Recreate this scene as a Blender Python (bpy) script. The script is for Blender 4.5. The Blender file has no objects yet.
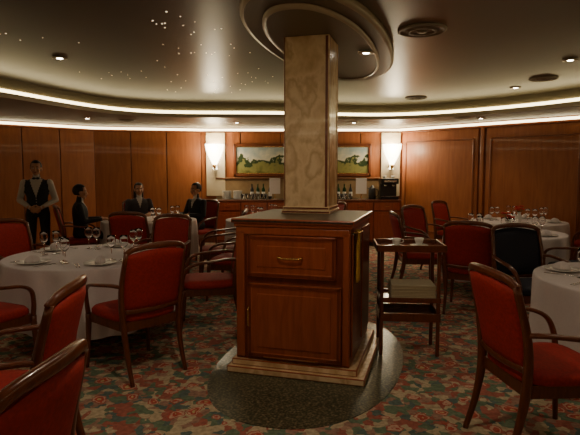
import bpy, bmesh, math, random
from mathutils import Vector, Matrix
random.seed(7)
V=Vector
I4=Matrix.Identity(4)
def TR(x,y,z=0,rz=0): return Matrix.Translation((x,y,z))@Matrix.Rotation(rz,4,'Z')

# ---------------------------------------------------------------- materials
def newmat(name):
    m=bpy.data.materials.new(name); m.use_nodes=True
    nt=m.node_tree; b=nt.nodes['Principled BSDF']
    return m,nt,b
def simple(name,col,rough=.5,metal=0,emit=None,es=0,trans=0,ior=1.45,spec=None,noise=0.0):
    m,nt,b=newmat(name)
    b.inputs['Base Color'].default_value=(*col,1); b.inputs['Roughness'].default_value=rough
    b.inputs['Metallic'].default_value=metal
    if emit:
        b.inputs['Emission Color'].default_value=(*emit,1); b.inputs['Emission Strength'].default_value=es
    if trans:
        b.inputs['Transmission Weight'].default_value=trans; b.inputs['IOR'].default_value=ior
    if spec is not None: b.inputs['Specular IOR Level'].default_value=spec
    if noise:
        tc=nt.nodes.new('ShaderNodeTexCoord'); n=nt.nodes.new('ShaderNodeTexNoise'); n.inputs['Scale'].default_value=60
        n.inputs['Detail'].default_value=4
        mx=nt.nodes.new('ShaderNodeMix'); mx.data_type='RGBA'; mx.blend_type='MULTIPLY'
        rp=nt.nodes.new('ShaderNodeValToRGB'); rp.color_ramp.elements[0].color=(1-noise,)*3+(1,); rp.color_ramp.elements[0].position=.3; rp.color_ramp.elements[1].position=.7
        nt.links.new(tc.outputs['Object'],n.inputs['Vector']); nt.links.new(n.outputs['Fac'],rp.inputs['Fac'])
        mx.inputs[0].default_value=1; mx.inputs[6].default_value=(*col,1)
        nt.links.new(rp.outputs['Color'],mx.inputs[7]); nt.links.new(mx.outputs[2],b.inputs['Base Color'])
        bp=nt.nodes.new('ShaderNodeBump'); bp.inputs['Strength'].default_value=.25; bp.inputs['Distance'].default_value=.004
        nt.links.new(n.outputs['Fac'],bp.inputs['Height']); nt.links.new(bp.outputs['Normal'],b.inputs['Normal'])
    return m
def rampmat(name,stops,scale=(1,1,1),nscale=4,detail=6,rough=.4,dist=0.0,tex='noise',coat=0,bump=0,interp='LINEAR'):
    m,nt,b=newmat(name)
    tc=nt.nodes.new('ShaderNodeTexCoord'); mp=nt.nodes.new('ShaderNodeMapping'); mp.inputs['Scale'].default_value=scale
    nt.links.new(tc.outputs['Object'],mp.inputs['Vector'])
    if tex=='noise':
        n=nt.nodes.new('ShaderNodeTexNoise'); n.inputs['Scale'].default_value=nscale; n.inputs['Detail'].default_value=detail; n.inputs['Distortion'].default_value=dist; out=n.outputs['Fac']
    else:
        n=nt.nodes.new('ShaderNodeTexVoronoi'); n.inputs['Scale'].default_value=nscale; out=n.outputs['Color']
    nt.links.new(mp.outputs['Vector'],n.inputs['Vector'])
    r=nt.nodes.new('ShaderNodeValToRGB'); r.color_ramp.interpolation=interp
    el=r.color_ramp.elements
    while len(el)<len(stops): el.new(.5)
    for e,(p,c) in zip(el,stops): e.position=p; e.color=(*c,1)
    nt.links.new(out,r.inputs['Fac']); nt.links.new(r.outputs['Color'],b.inputs['Base Color'])
    b.inputs['Roughness'].default_value=rough; b.inputs['Coat Weight'].default_value=coat
    if bump:
        bp=nt.nodes.new('ShaderNodeBump'); bp.inputs['Strength'].default_value=bump; bp.inputs['Distance'].default_value=.005
        nt.links.new(out,bp.inputs['Height']); nt.links.new(bp.outputs['Normal'],b.inputs['Normal'])
    return m
M_wall=rampmat('wall_wood_veneer',[(.3,(.31,.095,.030)),(.55,(.38,.125,.041)),(.75,(.43,.148,.050))],(3,3,.35),6,8,.38,.6,coat=.1)
M_wallframe=rampmat('wall_frame_wood',[(.3,(.15,.040,.014)),(.7,(.22,.06,.02))],(3,3,.4),8,6,.38,coat=.1)
M_cab=rampmat('cabinet_cherry_wood',[(.3,(.26,.060,.021)),(.55,(.34,.080,.029)),(.75,(.39,.098,.036))],(4,4,.5),7,8,.3,.6,coat=.25)
M_cabd=rampmat('cabinet_dark_wood',[(.3,(.13,.024,.010)),(.7,(.20,.042,.016))],(5,5,.5),7,6,.32,coat=.2)
M_chairw=rampmat('chair_wood',[(.3,(.10,.026,.011)),(.7,(.17,.047,.017))],(6,6,1.5),8,6,.28,coat=.3)
M_red=simple('red_upholstery',(.42,.016,.009),.75,noise=.35)
M_navy=simple('navy_upholstery',(.012,.014,.032),.7,noise=.3)
M_cloth=simple('white_tablecloth',(.70,.63,.63),.8,noise=.05)
M_china=simple('white_china',(.8,.78,.74),.2)
M_glass=simple('clear_glass',(1,1,1),.02,trans=1,ior=1.3)
M_bottle=simple('green_bottle_glass',(.03,.10,.04),.08,trans=.5,ior=1.4)
M_steel=simple('polished_steel',(.7,.68,.62),.2,1)
M_brass=simple('brass',(.8,.55,.22),.25,1)
M_black=simple('black_plastic',(.012,.011,.011),.35)
M_marble=rampmat('golden_marble',[(.28,(.48,.29,.14)),(.42,(.72,.50,.28)),(.5,(.86,.65,.40)),(.56,(.64,.43,.23)),(.64,(.84,.64,.40)),(.8,(.93,.78,.54))],(1.0,1.0,.7),4.5,14,.26,.1,coat=.15)
M_cream=rampmat('cream_marble',[(.3,(.62,.5,.33)),(.7,(.78,.68,.5))],(1,1,1),3,8,.3,1.0)
M_granite=rampmat('green_black_granite',[(.0,(.020,.022,.014)),(.42,(.045,.050,.030)),(.56,(.12,.115,.065)),(.7,(.27,.23,.14))],(1,1,1),60,3,.3)
M_top=rampmat('dark_granite_top',[(.35,(.02,.013,.010)),(.7,(.07,.045,.032))],(1,1,1),60,3,.3)
M_skin=simple('skin',(.48,.24,.14),.5); M_hair=simple('dark_hair',(.018,.011,.007),.6)
M_suit=simple('black_suit',(.015,.014,.017),.75); M_shirt=simple('white_shirt',(.55,.5,.45),.8)
M_grey=simple('dark_grey_knit',(.05,.04,.045),.85); M_eye=simple('eye_white',(.7,.68,.64),.3); M_iris=simple('iris',(.02,.012,.008),.2); M_lip=simple('lips',(.32,.09,.07),.5)
M_cove=simple('cove_lamp',(1,.9,.7),.5,emit=(1,.80,.42),es=8)
M_cove2=simple('wall_cove_lamp',(1,.9,.7),.5,emit=(1,.82,.48),es=8)
M_bulb=simple('downlight_bulb',(1,1,1),.5,emit=(1,.88,.68),es=40)
M_star=simple('star_light',(1,1,1),.5,emit=(1,.8,.5),es=2)
M_sconce=simple('frosted_sconce_glass',(1,.95,.85),.5,emit=(1,.88,.62),es=14)
M_trimcream=simple('cream_paint',(.50,.42,.29),.4)
M_vent=simple('vent_paint',(.33,.29,.22),.5)
M_napkin=simple('yellow_cloth',(.65,.38,.05),.8,noise=.1)
M_rednap=simple('red_napkin',(.5,.02,.01),.7,noise=.1)
M_leaf=simple('leaf_green',(.03,.09,.02),.6)
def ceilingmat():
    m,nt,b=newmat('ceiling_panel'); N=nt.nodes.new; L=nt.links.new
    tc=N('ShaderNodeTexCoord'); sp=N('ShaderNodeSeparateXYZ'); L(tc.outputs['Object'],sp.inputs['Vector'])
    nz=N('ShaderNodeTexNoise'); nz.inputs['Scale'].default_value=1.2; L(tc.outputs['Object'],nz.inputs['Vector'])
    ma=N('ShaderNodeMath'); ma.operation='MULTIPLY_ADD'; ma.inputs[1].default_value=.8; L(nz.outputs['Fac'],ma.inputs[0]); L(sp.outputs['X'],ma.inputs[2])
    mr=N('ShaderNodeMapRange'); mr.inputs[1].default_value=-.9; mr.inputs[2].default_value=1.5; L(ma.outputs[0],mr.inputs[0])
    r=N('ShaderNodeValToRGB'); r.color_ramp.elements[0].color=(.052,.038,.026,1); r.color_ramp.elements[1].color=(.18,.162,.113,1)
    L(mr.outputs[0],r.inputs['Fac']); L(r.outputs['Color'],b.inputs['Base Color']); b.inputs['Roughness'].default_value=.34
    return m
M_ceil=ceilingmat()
M_soff=simple('soffit_paint',(.25,.22,.155),.42)
M_disc=simple('medallion_paint',(.15,.132,.09),.36)
def carpet():
    m,nt,b=newmat('floral_carpet'); N=nt.nodes.new; L=nt.links.new
    tc=N('ShaderNodeTexCoord'); nz=N('ShaderNodeTexNoise'); nz.inputs['Scale'].default_value=9; nz.inputs['Detail'].default_value=4
    L(tc.outputs['Object'],nz.inputs['Vector'])
    mx=N('ShaderNodeMix'); mx.data_type='RGBA'; mx.blend_type='ADD'; mx.inputs[0].default_value=.13
    L(tc.outputs['Object'],mx.inputs[6]); L(nz.outputs['Color'],mx.inputs[7])
    def vor(sc,stops,src='Distance',interp='CONSTANT'):
        v=N('ShaderNodeTexVoronoi'); v.inputs['Scale'].default_value=sc; L(mx.outputs[2],v.inputs['Vector'])
        r=N('ShaderNodeValToRGB'); r.color_ramp.interpolation=interp; el=r.color_ramp.elements
        while len(el)<len(stops): el.new(.5)
        for e,(p,c) in zip(el,stops): e.position=p; e.color=(*c,1)
        L(v.outputs[src],r.inputs['Fac']); return r
    base=vor(17,[(0,(.36,.21,.15)),(.25,(.15,.21,.13)),(.42,(.52,.42,.27)),(.6,(.38,.12,.085)),(.76,(.11,.16,.14)),(.88,(.46,.28,.20))],'Color')
    flow=vor(6.4,[(0,(.64,.50,.24)),(.1,(.52,.075,.05)),(.22,(.62,.38,.27)),(.29,(.44,.08,.055)),(.34,(.14,.21,.11)),(.40,(.38,.28,.19))])
    fac=vor(6.4,[(0,(.9,.9,.9)),(.34,(0,0,0))])
    m2=N('ShaderNodeMix'); m2.data_type='RGBA'; L(fac.outputs['Color'],m2.inputs[0]); L(base.outputs['Color'],m2.inputs[6]); L(flow.outputs['Color'],m2.inputs[7])
    fine=N('ShaderNodeTexNoise'); fine.inputs['Scale'].default_value=34; fine.inputs['Detail'].default_value=4; L(tc.outputs['Object'],fine.inputs['Vector'])
    m3=N('ShaderNodeMix'); m3.data_type='RGBA'; m3.blend_type='OVERLAY'; m3.inputs[0].default_value=.7
    L(m2.outputs[2],m3.inputs[6]); L(fine.outputs['Fac'],m3.inputs[7]); L(m3.outputs[2],b.inputs['Base Color'])
    b.inputs['Roughness'].default_value=.95
    return m
M_carpet=carpet()
def paintmat():
    m,nt,b=newmat('landscape_painting'); N=nt.nodes.new; L=nt.links.new
    tc=N('ShaderNodeTexCoord'); sp=N('ShaderNodeSeparateXYZ'); L(tc.outputs['Object'],sp.inputs['Vector'])
    nz=N('ShaderNodeTexNoise'); nz.inputs['Scale'].default_value=5.5; nz.inputs['Detail'].default_value=7; L(tc.outputs['Object'],nz.inputs['Vector'])
    ma=N('ShaderNodeMath'); ma.operation='MULTIPLY_ADD'; ma.inputs[1].default_value=-.75; L(nz.outputs['Fac'],ma.inputs[0]); L(sp.outputs['Z'],ma.inputs[2])
    mr=N('ShaderNodeMapRange'); mr.inputs[1].default_value=-.75; mr.inputs[2].default_value=.05; L(ma.outputs[0],mr.inputs[0])
    r=N('ShaderNodeValToRGB'); el=r.color_ramp.elements
    st=[(.0,(.12,.13,.03)),(.22,(.34,.33,.10)),(.34,(.30,.30,.10)),(.38,(.02,.05,.014)),(.47,(.045,.08,.02)),(.50,(.85,.82,.66)),(.8,(.42,.54,.56))]
    while len(el)<len(st): el.new(.5)
    for e,(p,c) in zip(el,st): e.position=p; e.color=(*c,1)
    L(mr.outputs[0],r.inputs['Fac']); L(r.outputs['Color'],b.inputs['Base Color']); b.inputs['Roughness'].default_value=.5
    return m
M_paint=paintmat()

# ---------------------------------------------------------------- mesh helpers
def fin(bm,name,mats,M=I4,recalc=True):
    if recalc: bmesh.ops.recalc_face_normals(bm,faces=bm.faces[:])
    me=bpy.data.meshes.new(name); bm.to_mesh(me); bm.free()
    for m in mats: me.materials.append(m)
    o=bpy.data.objects.new(name,me); bpy.context.collection.objects.link(o); o.matrix_world=M
    return o
def dup(o,M,name=None):
    n=bpy.data.objects.new(name or o.name.split('.')[0],o.data); bpy.context.collection.objects.link(n); n.matrix_world=M; return n
def box(bm,c,s,mi=0,bev=0,M=I4):
    r=bmesh.ops.create_cube(bm,size=1.0,matrix=M@Matrix.Translation(c)@Matrix.Diagonal((*s,1)))
    vs=r['verts']; fs={f for v in vs for f in v.link_faces}
    for f in fs: f.material_index=mi
    if bev:
        es=list({e for v in vs for e in v.link_edges})
        bmesh.ops.bevel(bm,geom=es,offset=bev,segments=2,affect='EDGES',profile=.5)
def loft(bm,rings,mi=0,closed=True,cap0=True,cap1=True,smooth=True):
    vr=[[bm.verts.new(p) for p in r] for r in rings]
    n=len(rings[0]); rng=n if closed else n-1
    for a,b in zip(vr,vr[1:]):
        for i in range(rng):
            j=(i+1)%n
            try:
                f=bm.faces.new((a[i],a[j],b[j],b[i])); f.material_index=mi; f.smooth=smooth
            except ValueError: pass
    if closed:
        for c,r in ((cap0,vr[0]),(cap1,vr[-1])):
            if c:
                f=bm.faces.new(r); f.material_index=mi
    return vr
def lathe(bm,prof,segs=24,mi=0,M=I4,smooth=True,cap=True):
    rings=[[M@V((max(r,1e-4)*math.cos(2*math.pi*i/segs),max(r,1e-4)*math.sin(2*math.pi*i/segs),z)) for i in range(segs)] for r,z in prof]
    loft(bm,rings,mi,smooth=smooth,cap0=cap,cap1=cap)
def cr(pts,sub):
    P=[V(p) for p in pts]; out=[]
    for i in range(len(P)-1):
        p0=P[i-1] if i>0 else P[0]*2-P[1]; p1=P[i]; p2=P[i+1]; p3=P[i+2] if i+2<len(P) else P[-1]*2-P[-2]
        for k in range(sub):
            t=k/sub
            out.append(.5*((2*p1)+(p2-p0)*t+(2*p0-5*p1+4*p2-p3)*t*t+(3*p1-p0-3*p2+p3)*t**3))
    out.append(P[-1]); return out
def sweep(bm,pts,rad,ref=(1,0,0),sub=6,segs=10,mi=0,M=I4,pw=.7):
    C=cr(pts,sub); R=cr([(a,b,0) for a,b in rad],sub) if len(rad)==len(pts) else [V((*rad[0],0))]*len(C)
    ref=V(ref); rings=[]
    for i,c in enumerate(C):
        t=(C[min(i+1,len(C)-1)]-C[max(i-1,0)]).normalized()
        s=ref-t*ref.dot(t); s.normalize(); u=t.cross(s)
        ring=[]
        for k in range(segs):
            a=2*math.pi*k/segs; ca,sa=math.cos(a),math.sin(a)
            ca=math.copysign(abs(ca)**pw,ca); sa=math.copysign(abs(sa)**pw,sa)
            ring.append(M@(c+s*ca*R[i].x+u*sa*R[i].y))
        rings.append(ring)
    loft(bm,rings,mi)
def capsule(bm,a,b,ra,rb,mi=0,segs=12):
    a=V(a); b=V(b); t=(b-a); L=t.length
    t=t/L if L>1e-6 else V((0,0,1))
    s=t.orthogonal().normalized(); u=t.cross(s); rings=[]
    for k in range(0,5):
        ph=math.pi/2*(1-k/4); r=ra*math.cos(ph); rings.append((a-t*ra*math.sin(ph),max(r,1e-4)))
    for k in range(0,5):
        ph=math.pi/2*(k/4); r=rb*math.cos(ph); rings.append((b+t*rb*math.sin(ph),max(r,1e-4)))
    loft(bm,[[c+s*r*math.cos(2*math.pi*i/segs)+u*r*math.sin(2*math.pi*i/segs) for i in range(segs)] for c,r in rings],mi)
def ell(bm,c,r,mi=0,seg=16,rot=I4):
    rr=bmesh.ops.create_uvsphere(bm,u_segments=seg,v_segments=seg//2+2,radius=1,matrix=Matrix.Translation(c)@rot@Matrix.Diagonal((*r,1)))
    for f in {f for v in rr['verts'] for f in v.link_faces}: f.material_index=mi; f.smooth=True
def face_to(dx,dy): return math.atan2(-dx,dy)

# ---------------------------------------------------------------- room shell
WP=[(-7,-2.5),(-7,6.3),(-5.5,9.3),(-4.0,10.7),(-1.9,11.2),(2.35,11.2),(4.9,8.5),(6.8,6),(6.8,-2.5)]
CEN=V((0,4,0)); H_C=2.70; H_S=2.45
bm=bmesh.new(); box(bm,(0,4.4,-.06),(16,15.5,.12)); fin(bm,'floor',[M_carpet])
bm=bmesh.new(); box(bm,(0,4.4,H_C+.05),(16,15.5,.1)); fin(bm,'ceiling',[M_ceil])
def wallseg(bm,p0,p1,npan,mould=False):
    p0=V((*p0,0)); p1=V((*p1,0)); d=p1-p0; L=d.length; d.normalize(); n=V((-d.y,d.x,0)); mid=(p0+p1)/2
    if n.dot(CEN-mid)<0: n=-n
    ang=math.atan2(d.y,d.x); M=Matrix.Translation(mid)@Matrix.Rotation(ang,4,'Z')
    sg=1 if (M.to_3x3()@V((0,1,0))).dot(n)>0 else -1
    box(bm,(0,-sg*.08,1.3),(L+.06,.16,2.6),1,0,M)
    w=L/npan
    for i in range(npan):
        x=-L/2+w*(i+.5)
        if mould:
            box(bm,(x,sg*.012,1.24),(w-.16,.03,2.2),0,.006,M)
            ww=w-.34
            for (cx,cz,sx,sz) in ((x,2.14,ww,.035),(x,.30,ww,.035),(x-ww/2,1.22,.035,1.84),(x+ww/2,1.22,.035,1.84)):
                box(bm,(cx,sg*.03,cz),(sx,.03,sz),1,.008,M)
            box(bm,(x-w/2,sg*.015,1.2),(.07,.05,2.36),0,.01,M)
        else:
            box(bm,(x,sg*.012,1.26),(w-.02,.03,2.2),0,.006,M)
    box(bm,(0,sg*.02,.07),(L,.045,.14),1,.006,M)
    box(bm,(0,sg*.02,2.37),(L,.05,.05),1,.008,M)
def wall(name,idx,pans,mould=False):
    bm=bmesh.new()
    for (a,b),n in zip(idx,pans): wallseg(bm,WP[a],WP[b],n,mould)
    return fin(bm,name,[M_wall,M_wallframe])
wall('wall_left',[(0,1),(1,2),(2,3),(3,4)],[9,4,3,3])
wall('wall_back',[(4,5)],[5])
wall('wall_right',[(5,6),(6,7),(7,8)],[2,2,5],True)
wall('wall_front',[(8,0)],[10])
def ccr(pts,sub):
    n=len(pts); P=[V((*p,0)) for p in pts]; out=[]
    for i in range(n):
        p0,p1,p2,p3=P[i-1],P[i],P[(i+1)%n],P[(i+2)%n]
        for k in range(sub):
            t=k/sub; out.append(.5*((2*p1)+(p2-p0)*t+(2*p0-5*p1+4*p2-p3)*t*t+(3*p1-p0-3*p2+p3)*t**3))
    return out
INN=ccr([(-4.9,2.5),(-3.7,6.1),(-2.6,8.6),(-.3,9.0),(2.0,9.2),(3.9,7.5),(4.9,4.5),(5,-.3),(0,-1.2),(-5,-.3)],10)
WPP=[V((*p,0)) for p in WP]
def radius(poly,a):
    d=V((math.cos(a),math.sin(a),0)); best=None
    for i in range(len(poly)):
        p=poly[i]-CEN; q=poly[(i+1)%len(poly)]-CEN; e=q-p
        den=d.x*e.y-d.y*e.x
        if abs(den)<1e-9: continue
        t=(p.x*e.y-p.y*e.x)/den; s=(p.x*d.y-p.y*d.x)/den
        if t>0 and -1e-6<=s<=1+1e-6: best=t if best is None else max(best,t)
    return best
N=480; ANG=[2*math.pi*i/N for i in range(N)]
RW=[radius(WPP,a) for a in ANG]; RI=[radius(INN,a) for a in ANG]
def loop(R,off,z): return [V((CEN.x+(r+off)*math.cos(a),CEN.y+(r+off)*math.sin(a),z)) for r,a in zip(R,ANG)]
bm=bmesh.new()
loft(bm,[loop(RW,.02,H_S),loop(RI,0,H_S),loop(RI,0,H_S+.04),loop(RI,.10,H_S+.04),loop(RI,.13,H_C)],0,cap0=False,cap1=False,smooth=False)
fin(bm,'ceiling_soffit',[M_soff])
def band(name,R,off,z0,z1,mat,per,skip):
    bm=bmesh.new(); a=loop(R,off,z0); b=loop(R,off,z1)
    for i in range(N):
        if per and i%per<skip: continue
        j=(i+1)%N; f=bm.faces.new([bm.verts.new(p) for p in (a[i],a[j],b[j],b[i])])
    return fin(bm,name,[mat],recalc=False)
band('cove_light',RI,.09,H_S+.045,H_S+.11,M_cove,0,0)
band('cove_light',RW,-.06,2.385,2.43,M_cove2,0,0)
bm=bmesh.new(); loft(bm,[loop(RI,.0,H_S-.012),loop(RI,-.02,H_S-.012),loop(RI,-.02,H_S+.05),loop(RI,0,H_S+.05)],0,cap0=False,cap1=False,smooth=False); fin(bm,'trim_1',[M_trimcream])

COLX,COLY,ROT=.185,4.52,-math.radians(16)
def oval(rx,ry,z,n=64): return [V((rx*math.copysign(abs(math.cos(2*math.pi*i/n))**.9,math.cos(2*math.pi*i/n)),ry*math.copysign(abs(math.sin(2*math.pi*i/n))**.9,math.sin(2*math.pi*i/n)),z)) for i in range(n)]
bm=bmesh.new()
loft(bm,[oval(.56,1.68,2.70),oval(.56,1.68,2.65),oval(.53,1.65,2.64)],0,cap1=False)
loft(bm,[oval(.53,1.65,2.64),oval(.42,1.4,2.65)],1,cap0=False,cap1=False)
loft(bm,[oval(.42,1.4,2.65),oval(.42,1.4,2.62),oval(.395,1.37,2.615)],0,cap0=False,cap1=False)
loft(bm,[oval(.395,1.37,2.615),oval(.385,1.36,2.625)],1,cap0=False,cap1=True)
fin(bm,'ceiling_medallion',[M_trimcream,M_disc],TR(.37,4.95,0,ROT))
bm=bmesh.new(); loft(bm,[oval(.72,1.22,0),oval(.72,1.22,.004)],0,smooth=False); fin(bm,'floor_granite_inlay',[M_granite],TR(.19,4.16,0,ROT))

# ---------------------------------------------------------------- column
bm=bmesh.new(); cb=1.173; ct=2.625
box(bm,(0,0,(cb+ct)/2),(.375,.375,ct-cb),0,.004)
for sy in (-1,1):
    box(bm,(.172,sy*.172,(cb+ct)/2),(.045,.045,ct-cb),1,.012)
    box(bm,(-.183,sy*.183,(cb+ct)/2),(.016,.016,ct-cb),1,.004)
box(bm,(0,0,cb+.015),(.42,.42,.03),1,.008); box(bm,(0,0,cb+.045),(.40,.40,.03),1,.008)
fin(bm,'marble_column',[M_marble,M_cabd],TR(COLX,COLY,0,ROT))

# ---------------------------------------------------------------- cabinet
W,D=.87,.98; CBX,CBY=.145,4.24
bm=bmesh.new()
box(bm,(.03,0,.025),(W+.18,D+.12,.05),2,.008)
box(bm,(.015,0,.075),(W+.09,D+.05,.05),2,.008)
box(bm,(0,0,.62),(W,D,1.04),1,.006)
box(bm,(0,0,1.155),(W+.06,D+.06,.035),3,.01)
box(bm,(0,0,1.125),(W+.025,D+.025,.03),0,.008)
fy=-D/2
def framed(x0,x1,z0,z1):
    box(bm,((x0+x1)/2,fy-.008,(z0+z1)/2),(x1-x0,.03,z1-z0),0,.006)
    t=.035
    for (a,b,c,d) in ((x0,x1,z1-t,z1),(x0,x1,z0,z0+t),(x0,x0+t,z0,z1),(x1-t,x1,z0,z1)):
        box(bm,((a+b)/2,fy-.018,(c+d)/2),(b-a,.022,d-c),1,.007)
    box(bm,((x0+x1)/2,fy-.022,(z0+z1)/2),(x1-x0-.15,.016,z1-z0-.15),0,.007)
framed(-W/2+.10,W/2-.10,.74,1.05)
framed(-W/2+.10,W/2-.06,.13,.69)
box(bm,(-W/2+.04,fy-.004,.6),(.065,.02,.96),0,.005); box(bm,(W/2-.028,fy-.004,.6),(.045,.02,.96),0,.005)
box(bm,(0,fy-.004,1.08),(W-.02,.02,.05),0,.005)
sweep(bm,[(-.09,fy-.03,.90),(-.08,fy-.06,.895),(0,fy-.066,.89),(.08,fy-.06,.895),(.09,fy-.03,.90)],[(.007,.007)],ref=(0,0,1),mi=4)
sweep(bm,[(-W/2+.118,fy-.03,.36),(-W/2+.118,fy-.06,.38),(-W/2+.118,fy-.062,.44),(-W/2+.118,fy-.06,.50),(-W/2+.118,fy-.03,.52)],[(.006,.006)],ref=(1,0,0),mi=4)
box(bm,(0,fy-.03,.135),(.42,.012,.010),4,.003)
for sx in (-1,1):
    for k in (-1,1): box(bm,(sx*(W/2+.004),k*.24,.62),(.02,.42,.9),1,.006)
fin(bm,'service_cabinet',[M_cab,M_cabd,M_marble,M_top,M_brass],TR(CBX,CBY,.004,ROT))
bm=bmesh.new(); rings=[]
for i in range(10):
    z=.72+.38*i/9; rings.append([V((.012*math.sin(j*1.3+i*.2)+.02,-.05+.1*j/7,z)) for j in range(8)]+[V((.012*math.sin(j*1.3+i*.2)+.012,-.05+.1*j/7,z)) for j in reversed(range(8))])
loft(bm,rings,0); sweep(bm,[(.0,-.09,1.09),(.04,-.06,1.09),(.04,.06,1.09),(0,.09,1.09)],[(.006,.006)],ref=(0,0,1),mi=1)
fin(bm,'hanging_towel',[M_napkin,M_brass],TR(CBX,CBY,0,ROT)@Matrix.Translation((W/2+.014,-.36,0)))

# ---------------------------------------------------------------- tray cart
bm=bmesh.new(); w,d=.50,.34
for sx in (-1,1):
    for sy in (-1,1):
        box(bm,(sx*(w/2-.02),sy*(d/2-.02),.45),(.030,.030,.9),0,.006)
def tray(z,w,d,h):
    box(bm,(0,0,z),(w,d,.02),1,.004)
    for sy in (-1,1): box(bm,(0,sy*(d/2-.008),z+h/2),(w,.016,h),0,.004)
    for sx in (-1,1): box(bm,(sx*(w/2-.008),0,z+h/2),(.016,d,h),0,.004)
tray(.885,.56,.42,.045); tray(.46,w,d,.03); tray(.30,w,d,.06)
MC=TR(1.0,4.36,0,-math.radians(5))
fin(bm,'serving_cart',[M_chairw,M_cabd],MC)
def folded(name,M,w,d,n,mat,t=.012):
    bm=bmesh.new()
    for i in range(n): box(bm,(random.uniform(-.004,.004),random.uniform(-.004,.004),t*(i+.5)),(w,d,t*.95),0,t*.4)
    return fin(bm,name,[mat],M)
M_beige=simple('beige_linen',(.50,.42,.28),.85,noise=.1)
folded('folded_tablecloth',MC@TR(.03,-.02,.471),.36,.27,10,M_beige)

# ---------------------------------------------------------------- chair
def build_chair(name,mup):
    bm=bmesh.new()
    ol=[(-.255,.25),(.255,.25),(.225,-.23),(-.225,-.23)]
    loft(bm,[[V((x*s,y*s,z)) for x,y in ol] for s,z in ((1,.37),(1,.44))],1,smooth=False)
    def sup(sx,sy,z,n=28):
        r=[]
        for i in range(n):
            a=2*math.pi*i/n; c=math.copysign(abs(math.cos(a))**.45,math.cos(a)); s=math.copysign(abs(math.sin(a))**.45,math.sin(a))
            y=s*sy; x=c*sx*(1+.07*s); r.append(V((x,y+.01,z)))
        return r
    loft(bm,[sup(.245,.24,.435),sup(.262,.255,.45),sup(.262,.255,.475),sup(.245,.24,.497),sup(.18,.18,.507),sup(.05,.05,.511)],0)
    for s in (-1,1):
        sweep(bm,[(s*.27,.275,0),(s*.262,.26,.2),(s*.258,.245,.43)],[(.014,.014),(.017,.017),(.023,.023)],mi=1)
        sweep(bm,[(s*.225,-.33,0),(s*.225,-.27,.2),(s*.232,-.235,.43),(s*.25,-.25,.68),(s*.238,-.315,.955)],
              [(.014,.016),(.017,.02),(.019,.026),(.017,.022),(.015,.018)],mi=1)
        sweep(bm,[(s*.25,-.255,.71),(s*.285,-.17,.715),(s*.305,-.02,.70),(s*.303,.12,.68),(s*.292,.21,.63),(s*.272,.245,.53),(s*.26,.247,.43)],
              [(.014,.014),(.018,.013),(.022,.013),(.022,.013),(.018,.015),(.016,.017),(.018,.018)],mi=1,ref=(1,0,0))
    sweep(bm,[(-.245,-.308,.945),(-.18,-.338,.985),(0,-.365,1.0),(.18,-.338,.985),(.245,-.308,.945)],[(.019,.016),(.021,.017),(.024,.018),(.021,.017),(.019,.016)],ref=(0,0,1),mi=1)
    nu,nv=12,10; f=[]
    for j in range(nv+1):
        v=j/nv; z=.52+v*.455
        yb=-.235-.085*v**1.4; hw=.222+.018*math.sin(math.pi*v*.7)
        rf=[];rb=[]
        for i in range(nu+1):
            u=-1+2*i/nu
            cv=-.045*(1-u*u)*(.5+.5*v)
            ed=(1-abs(u)**6)*(1-abs(2*v-1)**8)
            zz=z-(.035*u*u*v)
            rf.append(V((u*hw,yb+cv+.006+.026*ed,zz))); rb.append(V((u*hw,yb+cv-.006-.018*ed,zz)))
        f.append(rf+rb[::-1])
    loft(bm,f,0)
    sweep(bm,[(-.232,-.238,.52),(0,-.262,.515),(.232,-.238,.52)],[(.02,.014)],ref=(0,0,1),mi=1)
    return fin(bm,name,[mup,M_chairw])
chair0=None; navy0=None
def chair(x,y,tx=None,ty=None,ang=None,red=True):
    global chair0,navy0
    a=face_to(tx-x,ty-y) if ang is None else ang
    M=TR(x,y,0,a)
    if red:
        if chair0 is None: chair0=build_chair('dining_chair',M_red); chair0.matrix_world=M; return chair0
        return dup(chair0,M)
    if navy0 is None: navy0=build_chair('dining_chair',M_navy); navy0.matrix_world=M; return navy0
    return dup(navy0,M)

# ---------------------------------------------------------------- table
tabs={}
def table(x,y,r,seed=0):
    if r not in tabs:
        bm=bmesh.new(); n=144; rings=[]
        lv=[(.0,.75,0),(.5,.75,0),(.97,.75,0),(.995,.747,0),(1.0,.735,.05),(1.003,.70,.3),(1.004,.62,.6),(1.005,.5,.85),(1.01,.35,1),(1.015,.2,1.1)]
        for s,z,k in lv:
            ring=[]
            for i in range(n):
                a=2*math.pi*i/n
                fo=.022*math.sin(13*a+.6*math.sin(3*a))+.014*math.sin(21*a+1.3)+.01*math.sin(5*a)
                rr=max(r*s+k*fo,.002); zz=z-(.02*math.sin(4*a) if z<.25 else 0)
                ring.append(V((rr*math.cos(a),rr*math.sin(a),zz)))
            rings.append(ring)
        loft(bm,rings,0,cap0=True,cap1=False)
        lathe(bm,[(.26,0),(.27,.03),(.1,.06),(.05,.1),(.045,.6),(.1,.69),(.3,.72),(.3,.735)],24,1)
        o=fin(bm,'dining_table',[M_cloth,M_chairw]); tabs[r]=o; o.matrix_world=TR(x,y); return o
    return dup(tabs[r],TR(x,y,0,seed))
def mk_glass():
    bm=bmesh.new()
    lathe(bm,[(.034,0),(.034,.003),(.006,.008),(.0042,.02),(.0042,.095),(.012,.105),(.03,.125),(.039,.155),(.037,.185),(.032,.215),(.0305,.215),(.0355,.185),(.0375,.155),(.029,.128),(.004,.109)],20)
    return fin(bm,'wine_glass',[M_glass])
def mk_plate():
    bm=bmesh.new(); lathe(bm,[(.05,0),(.07,.002),(.09,.006),(.135,.018),(.135,.021),(.09,.011),(.0,.008)],32); return fin(bm,'dinner_plate',[M_china])
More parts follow.
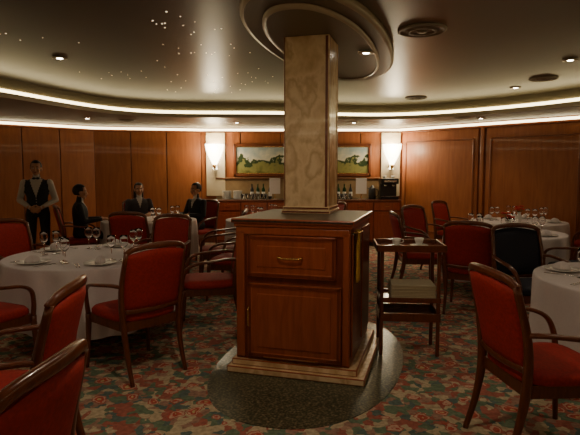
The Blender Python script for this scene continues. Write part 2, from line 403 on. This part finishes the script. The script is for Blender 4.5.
def mk_cup():
    bm=bmesh.new(); lathe(bm,[(.07,0),(.075,.008),(.04,.005),(.022,.008),(.032,.03),(.04,.065),(.037,.065),(.03,.03),(.0,.014)],24)
    sweep(bm,[(.036,0,.055),(.055,0,.055),(.058,0,.035),(.032,0,.025)],[(.004,.004)],ref=(0,1,0)); return fin(bm,'coffee_cup',[M_china])
def mk_nap(mat,n='folded_napkin'):
    bm=bmesh.new(); rings=[]
    for s,z in ((1,0),(1.0,.02),(.85,.04),(.5,.055),(.02,.065)):
        rings.append([V((s*.06*(1+.22*math.cos(3*a))*math.cos(a),s*.035*(1+.22*math.cos(4*a))*math.sin(a),z)) for a in [2*math.pi*k/30 for k in range(30)]])
    loft(bm,rings,0); return fin(bm,n,[mat])
def mk_cut():
    bm=bmesh.new()
    for x in (-.012,.012): sweep(bm,[(x,-.1,.003),(x,0,.004),(x,.06,.004),(x,.1,.003)],[(.004,.0015),(.003,.0015),(.004,.0012),(.009,.0012)],ref=(1,0,0))
    return fin(bm,'cutlery_pair',[M_steel])
PR={}
def put(kind,x,y,z,rz=0):
    mk={'g':mk_glass,'p':mk_plate,'c':mk_cup,'n':lambda:mk_nap(M_cloth),'r':lambda:mk_nap(M_rednap),'k':mk_cut}[kind]
    if kind not in PR: PR[kind]=mk(); PR[kind].matrix_world=TR(x,y,z,rz); return
    dup(PR[kind],TR(x,y,z,rz))
def setting(cx,cy,r,ang,full=True,nap='n'):
    def P(rad,off): 
        return cx+rad*math.cos(ang)-off*math.sin(ang), cy+rad*math.sin(ang)+off*math.cos(ang)
    x,y=P(r-.2,0); put('p',x,y,.751); put(nap,x,y,.763,ang)
    x,y=P(r-.40,.12); put('g',x,y,.751)
    x,y=P(r-.36,.22); put('g',x,y,.751)
    if full:
        x,y=P(r-.2,.18); put('k',x,y,.751,ang+math.pi/2)
        x,y=P(r-.2,-.18); put('k',x,y,.751,ang+math.pi/2)
def vase(x,y,z):
    bm=bmesh.new(); lathe(bm,[(.035,0),(.045,.03),(.035,.09),(.022,.12),(.03,.14),(.026,.14),(.0,.02)],20,0)
    for i in range(14):
        a=random.random()*6.28; rr=random.uniform(.01,.08); h=random.uniform(.17,.25)
        p=(rr*math.cos(a),rr*math.sin(a),h)
        sweep(bm,[(0,0,.08),(p[0]*.5,p[1]*.5,.15),p],[(.002,.002)],sub=3,segs=6,mi=2)
        for k in range(5):
            b=k*1.256; ell(bm,(p[0]+.012*math.cos(b),p[1]+.012*math.sin(b),p[2]),(.014,.014,.011),1,8)
    return fin(bm,'flower_vase',[M_china,M_rednap,M_leaf],TR(x,y,z))

TL=(-1.84,4.80); table(*TL,.76)
TR1=(2.58,3.68); table(*TR1,.761)
TR2=(2.75,6.65); table(*TR2,.74)
TR3=(3.6,8.15); TL2=(-2.28,8.42); table(*TL2,.75,1.0)
TC=(-.35,8.5); table(*TC,.7,.5)
TN=(-2.42,1.75); table(*TN,.77)
chair(-1.20,3.96,ang=face_to(-.72,.68)); chair(-.78,5.0,ang=face_to(-1,-.15)); chair(-2.3,3.78,*TL); chair(-2.78,5.38,*TL); chair(-1.5,5.92,*TL)
chair(-1.36,2.38,ang=face_to(-1,-.1)); chair(-1.0,1.42,ang=face_to(-1,.08))
chair(-.66,6.25,ang=face_to(-1,.2)); chair(-.95,7.05,ang=face_to(-1,-.1)); chair(-2.05,6.95,ang=face_to(.1,1))
chair(.55,8.75,*TC); chair(-.15,7.4,*TC)
chair(1.40,2.80,ang=face_to(1,.12)); chair(2.24,4.74,ang=face_to(.12,-1),red=False)
chair(2.0,5.64,ang=face_to(.55,1)); chair(1.66,6.65,*TR2); chair(2.05,7.65,*TR2); chair(3.22,5.72,*TR2,red=False)
chair(3.45,2.85,*TR1)
dup(tabs[.7],TR(*TR3,0,1.3))
chair(2.85,8.95,*TR3); chair(4.45,7.55,*TR3)
for a in (-2.2,-1.1,.2,1.5,2.6): setting(*TL,.76,a)
for a in (2.5,1.3,-2.6,-1.0): setting(*TR1,.76,a)
for a in (-2.3,-.9,.5,1.9,3.1): setting(*TR2,.74,a,False)
for a in (-2,-.6,1,2.3): setting(*TR3,.7,a,False,'n')
for a in (-2.4,-.7,.9,2.2): setting(*TC,.7,a,False,'r')
for a in (-1.5,-.3): setting(*TL2,.75,a,False)
vase(TR3[0],TR3[1],.751); vase(TR2[0]+.05,TR2[1]+.0,.751)
put('c',.90,4.37,.896); put('c',1.10,4.40,.896,1.0)

# ---------------------------------------------------------------- back sideboard
bm=bmesh.new(); x0,x1=-1.55,2.25; cx=(x0+x1)/2; wd=x1-x0; yy=10.88
box(bm,(cx,yy,.5),(wd,.54,.84),1,.006); box(bm,(cx,yy+.02,.04),(wd-.08,.46,.08),2)
box(bm,(cx,yy,.935),(wd+.06,.58,.035),2,.008)
nd=7
for i in range(nd):
    x=x0+wd*(i+.5)/nd; box(bm,(x,yy-.275,.42),(wd/nd-.03,.02,.58),0,.005); box(bm,(x,yy-.29,.42),(wd/nd-.14,.015,.46),0,.006)
    box(bm,(x,yy-.275,.82),(wd/nd-.03,.02,.16),0,.005); box(bm,(x,yy-.295,.82),(.1,.015,.012),3,.003)
fin(bm,'sideboard',[M_cab,M_cabd,M_top,M_brass])
M_splash=rampmat('splash_marble',[(.3,(.26,.16,.08)),(.7,(.42,.29,.15))],(1,1,1),4,8,.3,.5)
bm=bmesh.new(); box(bm,(cx,11.155,1.16),(wd+.05,.05,.41),0,.004); box(bm,(cx,11.14,1.385),(wd+.05,.08,.03),1,.006)
fin(bm,'trim_2',[M_splash,M_wallframe])
for i,px in enumerate((-1.58,2.14)):
    bm=bmesh.new(); box(bm,(px,11.15,1.68),(.40,.07,1.34),0,.006); fin(bm,'trim_%d'%(3+i),[M_cream])
def painting(cx,w):
    bm=bmesh.new(); h=.70; f=.06
    for (a,c,s,t) in ((0,h/2-f/2,w,f),(0,-h/2+f/2,w,f),(-w/2+f/2,0,f,h),(w/2-f/2,0,f,h)): box(bm,(a,0,c),(s,.05,t),0,.012)
    for (a,c,s,t) in ((0,h/2-f-.01,w-2*f,.02),(0,-h/2+f+.01,w-2*f,.02)): box(bm,(a,-.01,c),(s,.03,t),2,.004)
    box(bm,(0,.012,0),(w-f,.02,h-f),1)
    fin(bm,'landscape_painting',[M_wallframe,M_paint,M_brass],TR(cx,11.135,1.77))
painting(-.55,1.30); painting(1.05,1.35)
def sconce(x,y):
    bm=bmesh.new(); rings=[]
    for s,z in ((.03,-.18),(.07,-.1),(.13,.02),(.17,.14),(.19,.26)):
        rings.append([V((s*(1+.05*math.cos(8*a))*math.cos(a),s*.7*math.sin(a),z)) for a in [2*math.pi*k/40 for k in range(40)]])
    loft(bm,rings,0,cap1=False)
    lathe(bm,[(.001,-.27),(.02,-.26),(.035,-.22),(.045,-.18),(.03,-.16)],16,1); box(bm,(0,.09,-.2),(.08,.12,.12),1,.01)
    fin(bm,'wall_sconce',[M_sconce,M_brass],TR(x,y,1.84))
    ld=bpy.data.lights.new('sconce_lamp','POINT'); ld.energy=24; ld.color=(1,.8,.5); ld.shadow_soft_size=.12
    lo=bpy.data.objects.new('sconce_lamp',ld); bpy.context.collection.objects.link(lo); lo.location=(x,y-.25,2.0)
sconce(-1.58,10.98); sconce(2.14,10.98)
bm=bmesh.new()
for k in range(14): lathe(bm,[(.03,0),(.034,.12),(.032,.12),(.0,.01)],12,0,TR(-.98+.08*(k%7),10.72+.09*(k//7),0))
for k in range(8): lathe(bm,[(.03,0),(.034,.12),(.032,.12),(.0,.01)],12,0,TR(.98+.085*(k%4),10.75+.09*(k//4),0))
fin(bm,'tumbler_glasses',[M_glass],TR(0,0,.953))
bm=bmesh.new()
for cx_ in (-1.33,-1.10):
    for k in range(14): lathe(bm,[(.055,0),(.10,.012),(.10,.016),(.0,.008)],24,0,TR(cx_,10.95,.012*k))
fin(bm,'plate_stack',[M_china],TR(0,0,.953))
bm=bmesh.new()
for cx_ in (.62,.80):
    for k in range(9): lathe(bm,[(.045,0),(.075,.04),(.072,.042),(.0,.01)],20,0,TR(cx_,10.85,.014*k))
fin(bm,'bowl_stack',[M_china],TR(0,0,.953))
def bottle(x,y,mat):
    bm=bmesh.new(); lathe(bm,[(.036,0),(.038,.01),(.038,.19),(.03,.22),(.014,.25),(.013,.30),(.0155,.302),(.0155,.315),(0,.316)],20,0)
    lathe(bm,[(.0385,.06),(.0388,.062),(.0388,.15),(.0385,.152)],20,1,cap=False)
    fin(bm,'wine_bottle',[mat,M_china],TR(x,y,.953))
for i,(x,y) in enumerate(((-.80,10.98),(-.68,11.0),(-.56,10.97),(-.42,11.0),(1.02,11.0),(1.15,11.02),(1.28,10.99))): bottle(x,y,M_bottle if i%3 else M_black)
def menu(x,y,zb):
    bm=bmesh.new(); box(bm,(0,0,.28),(.22,.012,.32),0,.003); box(bm,(0,.03,.01),(.16,.1,.02),1,.004); box(bm,(0,.012,.12),(.02,.02,.22),1)
    fin(bm,'menu_stand',[M_china,M_brass],TR(x,y,zb))
menu(-.31,10.68,.953); menu(1.46,10.68,.953)
bm=bmesh.new(); box(bm,(0,0,.03),(.36,.36,.06),0,.01); box(bm,(0,.08,.2),(.34,.2,.30),0,.015); box(bm,(0,-.02,.38),(.36,.36,.12),0,.02)
box(bm,(0,-.205,.38),(.26,.01,.05),1,.003)
for s in (-1,1):
    lathe(bm,[(.03,.27),(.034,.29),(.034,.32)],16,1,TR(s*.08,-.1,0)); sweep(bm,[(s*.08,-.12,.29),(s*.08,-.2,.285),(s*.08,-.26,.275)],[(.012,.01)],ref=(1,0,0))
    for k in range(2): lathe(bm,[(.02,.44),(.032,.49),(.03,.49),(0,.445)],14,2,TR(s*.09,-.08+.12*k,0))
box(bm,(0,-.1,.065),(.28,.14,.01),1,.002)
fin(bm,'espresso_machine',[M_black,M_steel,M_china],TR(2.05,10.86,.953))
bm=bmesh.new(); lathe(bm,[(.07,0),(.075,.02),(.075,.2),(.06,.24),(.035,.26),(.02,.29),(.0,.3)],24,0); sweep(bm,[(.07,0,.2),(.12,0,.19),(.12,0,.08),(.07,0,.06)],[(.009,.009)],ref=(0,1,0)); sweep(bm,[(-.055,0,.21),(-.1,0,.24)],[(.016,.012),(.012,.01)],ref=(0,1,0))
fin(bm,'coffee_pot',[M_black],TR(1.71,10.84,.953))

# ---------------------------------------------------------------- ceiling fixtures
def downlight(x,y,z,energy,size=110):
    bm=bmesh.new(); lathe(bm,[(.055,0),(.075,-.004),(.075,-.012),(.055,-.012)],24,0); lathe(bm,[(.05,-.004),(.03,-.012),(.0,-.014)],20,1)
    fin(bm,'recessed_downlight',[M_trimcream,M_bulb],TR(x,y,z))
    ld=bpy.data.lights.new('downlight_lamp','SPOT'); ld.energy=energy*.85; ld.color=(1,.79,.56); ld.spot_size=math.radians(size); ld.spot_blend=.8; ld.shadow_soft_size=.06
    lo=bpy.data.objects.new('downlight_lamp',ld); bpy.context.collection.objects.link(lo); lo.location=(x,y,z-.03)
downlight(.70,4.9,2.62,20); downlight(-2.38,5.5,H_C,20); downlight(2.95,5.6,H_C,22); downlight(3.15,7.4,H_C,16)
downlight(-.2,2.3,H_C,58,168); downlight(-.1,3.3,H_C,10,168)  # lamps added out of view, coned wide to brighten the column and cabinet front
for x,y,e in ((-2.3,2.6,24),(2.3,2.6,26),(0,-.3,32),(-3.6,4.2,10),(4.3,3.8,10)): downlight(x,y,H_C,e)  # leading pair: unseen, added for light from the camera side
for x,y,e in ((-3.5,9.1,14),(-1.0,9.9,42),(1.2,9.9,42),(3.3,9.1,14)): downlight(x,y,H_S,e)
def vent(x,y,z,r):
    bm=bmesh.new(); lathe(bm,[(r,0),(r,-.012),(r*.9,-.02),(r*.86,-.008),(r*.6,-.008),(r*.58,-.022),(r*.5,-.022),(r*.48,-.008),(r*.2,-.01),(r*.18,-.024),(0,-.026)],40,0); fin(bm,'ceiling_vent',[M_vent],TR(x,y,z))
vent(1.1,4.45,H_C,.2); vent(2.0,8.4,H_C,.17); vent(3.2,6.7,H_C,.17); vent(2.9,8.9,H_S,.14); vent(-2.9,9.4,H_S,.14)
bm=bmesh.new()
for c in ((-.9,5.2,.5),(-.55,6.6,.6),(-1.1,7.4,.6),(-1.8,6.4,.6),(-.8,4.3,.35),(-2.6,4.6,.5)):
    for k in range(13):
        x=c[0]+random.gauss(0,c[2]*.5); y=c[1]+random.gauss(0,c[2]*.5); r=random.uniform(.0025,.007)
        if x>-.35 and y<6: continue
        lathe(bm,[(r,0),(r,-.003),(0,-.005)],8,0,TR(x,y,H_C))
fin(bm,'ceiling_star_lights',[M_star])

# ---------------------------------------------------------------- people
def vox(bm,vs,it=4):
    bmesh.ops.recalc_face_normals(bm,faces=bm.faces[:])
    me=bpy.data.meshes.new('tmp'); bm.to_mesh(me); bm.free(); o=bpy.data.objects.new('tmp',me); bpy.context.collection.objects.link(o)
    r=o.modifiers.new('r','REMESH'); r.mode='VOXEL'; r.voxel_size=vs; s=o.modifiers.new('s','SMOOTH'); s.iterations=it; s.factor=.5
    dg=bpy.context.evaluated_depsgraph_get(); dg.update(); out=bpy.data.meshes.new_from_object(o.evaluated_get(dg))
    bpy.data.objects.remove(o); return out
def segd(p,a,b):
    ab=b-a; t=max(0,min(1,(p-a).dot(ab)/max(ab.length_squared,1e-9))); return (p-(a+ab*t)).length
def person(name,M,seated=False,top=M_suit,sleeve=M_suit,legs=M_suit,vest=False,hair_long=False,hairmat=M_hair,turn=0):
    dz=-.365 if seated else 0
    mats=[top,sleeve,legs,M_skin,hairmat,M_eye,M_iris,M_lip,M_shirt,M_black]
    bm=bmesh.new(); bones=[]
    def cap(a,b,ra,rb,lab):
        capsule(bm,a,b,ra,rb,0,14); bones.append((V(a),V(b),(ra+rb)/2,lab))
    tr=[(.84+(.03 if seated else 0),0,.13,.10),(.92,0,.165,.118),(1.02,.005,.150,.108),(1.12,.005,.148,.108),(1.24,.005,.17,.12),(1.33,0,.178,.11),(1.385,-.005,.15,.085),(1.42,-.005,.08,.06)]
    rings=[[V((rx*math.cos(t),y+ry*math.sin(t),z+dz)) for t in [2*math.pi*k/24 for k in range(24)]] for z,y,rx,ry in tr]
    loft(bm,rings,0); bones.append((V((0,0,.9+dz)),V((0,0,1.38+dz)),.15,0))
    cap((0,-.005,1.38+dz),(0,.012,1.50+dz),.056,.052,3)
    hd=[]
    for s in (-1,1):
        sh=V((s*.175,0,1.355+dz))
        if seated: el=V((s*.235,.06,.765)); wr=V((s*.13,.31,.79))
        else: el=V((s*.255,-.03,1.09)); wr=V((s*.075,.19,.985))
        cap(sh,el,.058,.045,1); cap(el,wr,.043,.03,1); hd.append((s,el,wr))
        if seated:
            hp=V((s*.09,-.01,.575)); kn=V((s*.10,.36,.545)); an=V((s*.10,.33,.09))
        else:
            hp=V((s*.09,0,.88)); kn=V((s*.10,.015,.48)); an=V((s*.105,-.01,.09))
        cap(hp,kn,.085,.06,2); cap(kn,an,.057,.04,2); cap(an+V((0,-.01,-.045)),an+V((0,.15,-.055)),.042,.035,9)
    me=vox(bm,.013,5)
    out=bmesh.new()
    def add(mesh,fn):
        for p in mesh.polygons:
            p.material_index=fn(mesh,p); p.use_smooth=True
        out.from_mesh(mesh)
    def lab(mesh,p):
        c=p.center; best=min(bones,key=lambda b: segd(c,b[0],b[1])/b[2]); l=best[3]
        if vest and l==0 and c.y>.03 and c.z>1.14 and abs(c.x)<(c.z-1.14)*.33: return 8
        if vest and l==3 and c.z+0<1.43: return 8
        if not vest and l==0 and c.y>.03 and c.z>1.26+dz and abs(c.x)<(c.z-1.26-dz)*.33: return 8
        return l
    add(me,lab)
    for s,el,wr in hd:
        hb=bmesh.new(); d=(wr-el).normalized()
        if seated: d=V((-s*.35,.93,-.05)).normalized(); nrm=V((0,0,-1))
        else: d=V((-s*.85,.35,-.35)).normalized(); nrm=V((0,-1,0))
        nrm=(nrm-d*nrm.dot(d)).normalized(); sd=d.cross(nrm).normalized()
        if sd.dot(V((s,0,0)))>0 and seated: sd=-sd
        if not seated and sd.z<0: sd=-sd
        for k in (-1.5,-.5,.5,1.5): capsule(hb,wr+sd*k*.010,wr+d*.085+sd*k*.018,.014,.012,0,8)
        capsule(hb,wr-d*.03,wr+d*.01,.025,.024,0,10)
        for k,L in ((1.5,.068),(.5,.078),(-.5,.072),(-1.5,.056)):
            p=wr+d*.085+sd*k*.019; q=p+(d*.9+nrm*.3).normalized()*L*.45; r=q+(d*.65+nrm*.7).normalized()*L*.33; t=r+(d*.3+nrm*.9).normalized()*L*.25
            capsule(hb,p,q,.0098,.009,0,8); capsule(hb,q,r,.009,.0082,0,8); capsule(hb,r,t,.0082,.007,0,8)
        p=wr+d*.025+sd*.025; q=p+(sd*.8+d*.6+nrm*.2).normalized()*.04; r=q+(d*.9+sd*.25+nrm*.3).normalized()*.03
        capsule(hb,p,q,.014,.011,0,8); capsule(hb,q,r,.011,.008,0,8)
        add(vox(hb,.0045,2),lambda m,p:3)
    hb=bmesh.new()
    ell(hb,(0,-.005,.025),(.074,.095,.092)); ell(hb,(0,.018,-.035),(.06,.072,.07)); ell(hb,(0,.055,-.082),(.03,.028,.026))
    capsule(hb,(0,.085,.012),(0,.103,-.028),.009,.014,0,10); ell(hb,(0,.098,-.034),(.017,.013,.009))
    for s in (-1,1):
        ell(hb,(s*.03,.078,.026),(.026,.014,.009)); ell(hb,(s*.038,.062,-.028),(.025,.025,.025)); ell(hb,(s*.077,.0,-.008),(.009,.019,.031))
    hm=vox(hb,.0055,2); b2=bmesh.new(); b2.from_mesh(hm)
    for f in b2.faces: f.material_index=3; f.smooth=True
    for s in (-1,1):
        ell(b2,(s*.031,.081,.006),(.0135,.009,.0075),5,12); ell(b2,(s*.031,.0885,.006),(.006,.003,.006),6,10)
        ell(b2,(s*.031,.087,.027),(.02,.006,.0035),4,10)
    ell(b2,(0,.088,-.058),(.024,.008,.0045),7,12); ell(b2,(0,.087,-.065),(.02,.008,.005),7,12)
    r=bmesh.ops.create_uvsphere(b2,u_segments=32,v_segments=24,radius=1,matrix=Matrix.Translation((0,-.012,.03))@Matrix.Diagonal((.083,.103,.1,1)))
    hv=r['verts']; kill=[]
    for f in {f for v in hv for f in v.link_faces}:
        f.material_index=4; f.smooth=True; c=f.calc_center_median()
        lim=.075 if c.y>.045 else (.02 if c.y>.0 else (-.045 if not hair_long else -.12))
        if c.z<lim: kill.append(f)
    bmesh.ops.delete(b2,geom=kill,context='FACES')
    if hair_long:
        for s in (-1,0,1): capsule(b2,(s*.055,-.045,.0),(s*.06,-.06,-.14),.045 if s==0 else .032,.03,4,12)
    b2.transform(Matrix.Translation((0,.015,1.572+dz))@Matrix.Rotation(turn,4,'Z'))
    m2=bpy.data.meshes.new('h'); b2.to_mesh(m2); b2.free(); out.from_mesh(m2)
    if vest:
        for s in (-1,1):
            ell(out,(s*.028,.075,1.425),(.028,.012,.018),9,10); sweep(out,[(s*.005,.062,1.43),(s*.04,.05,1.415),(s*.05,.02,1.44)],[(.006,.014)],ref=(0,0,1),mi=8)
        ell(out,(0,.082,1.425),(.01,.012,.011),9,10)
        for k in range(4): ell(out,(0,.112,1.02+.045*k),(.007,.005,.007),8,8)
    return fin(out,name,mats,M,recalc=False)
person('waiter',TR(-3.86,7.95,0,face_to(.3,-1)),vest=True,sleeve=M_shirt)
def guest(x,y,**k):
    a=face_to(TL2[0]-x,TL2[1]-y); chair(x,y,*TL2); person('seated_guest',TR(x,y,0,a),seated=True,**k)
guest(-3.26,8.05,top=M_suit,sleeve=M_suit)
guest(-2.72,9.36,top=M_grey,sleeve=M_grey,hair_long=True)
guest(-1.66,9.24,top=M_suit,sleeve=M_suit)

# ---------------------------------------------------------------- world, camera
w=bpy.data.worlds.new('World'); bpy.context.scene.world=w; w.use_nodes=True
w.node_tree.nodes['Background'].inputs[0].default_value=(.9,.7,.5,1); w.node_tree.nodes['Background'].inputs[1].default_value=.02
cd=bpy.data.cameras.new('Camera'); cam=bpy.data.objects.new('Camera',cd); bpy.context.collection.objects.link(cam)
cam.location=(0,0,1.52); cam.rotation_euler=(math.radians(85),0,0); cd.sensor_width=36; cd.lens=32.3; cd.clip_start=.05
bpy.context.scene.camera=cam
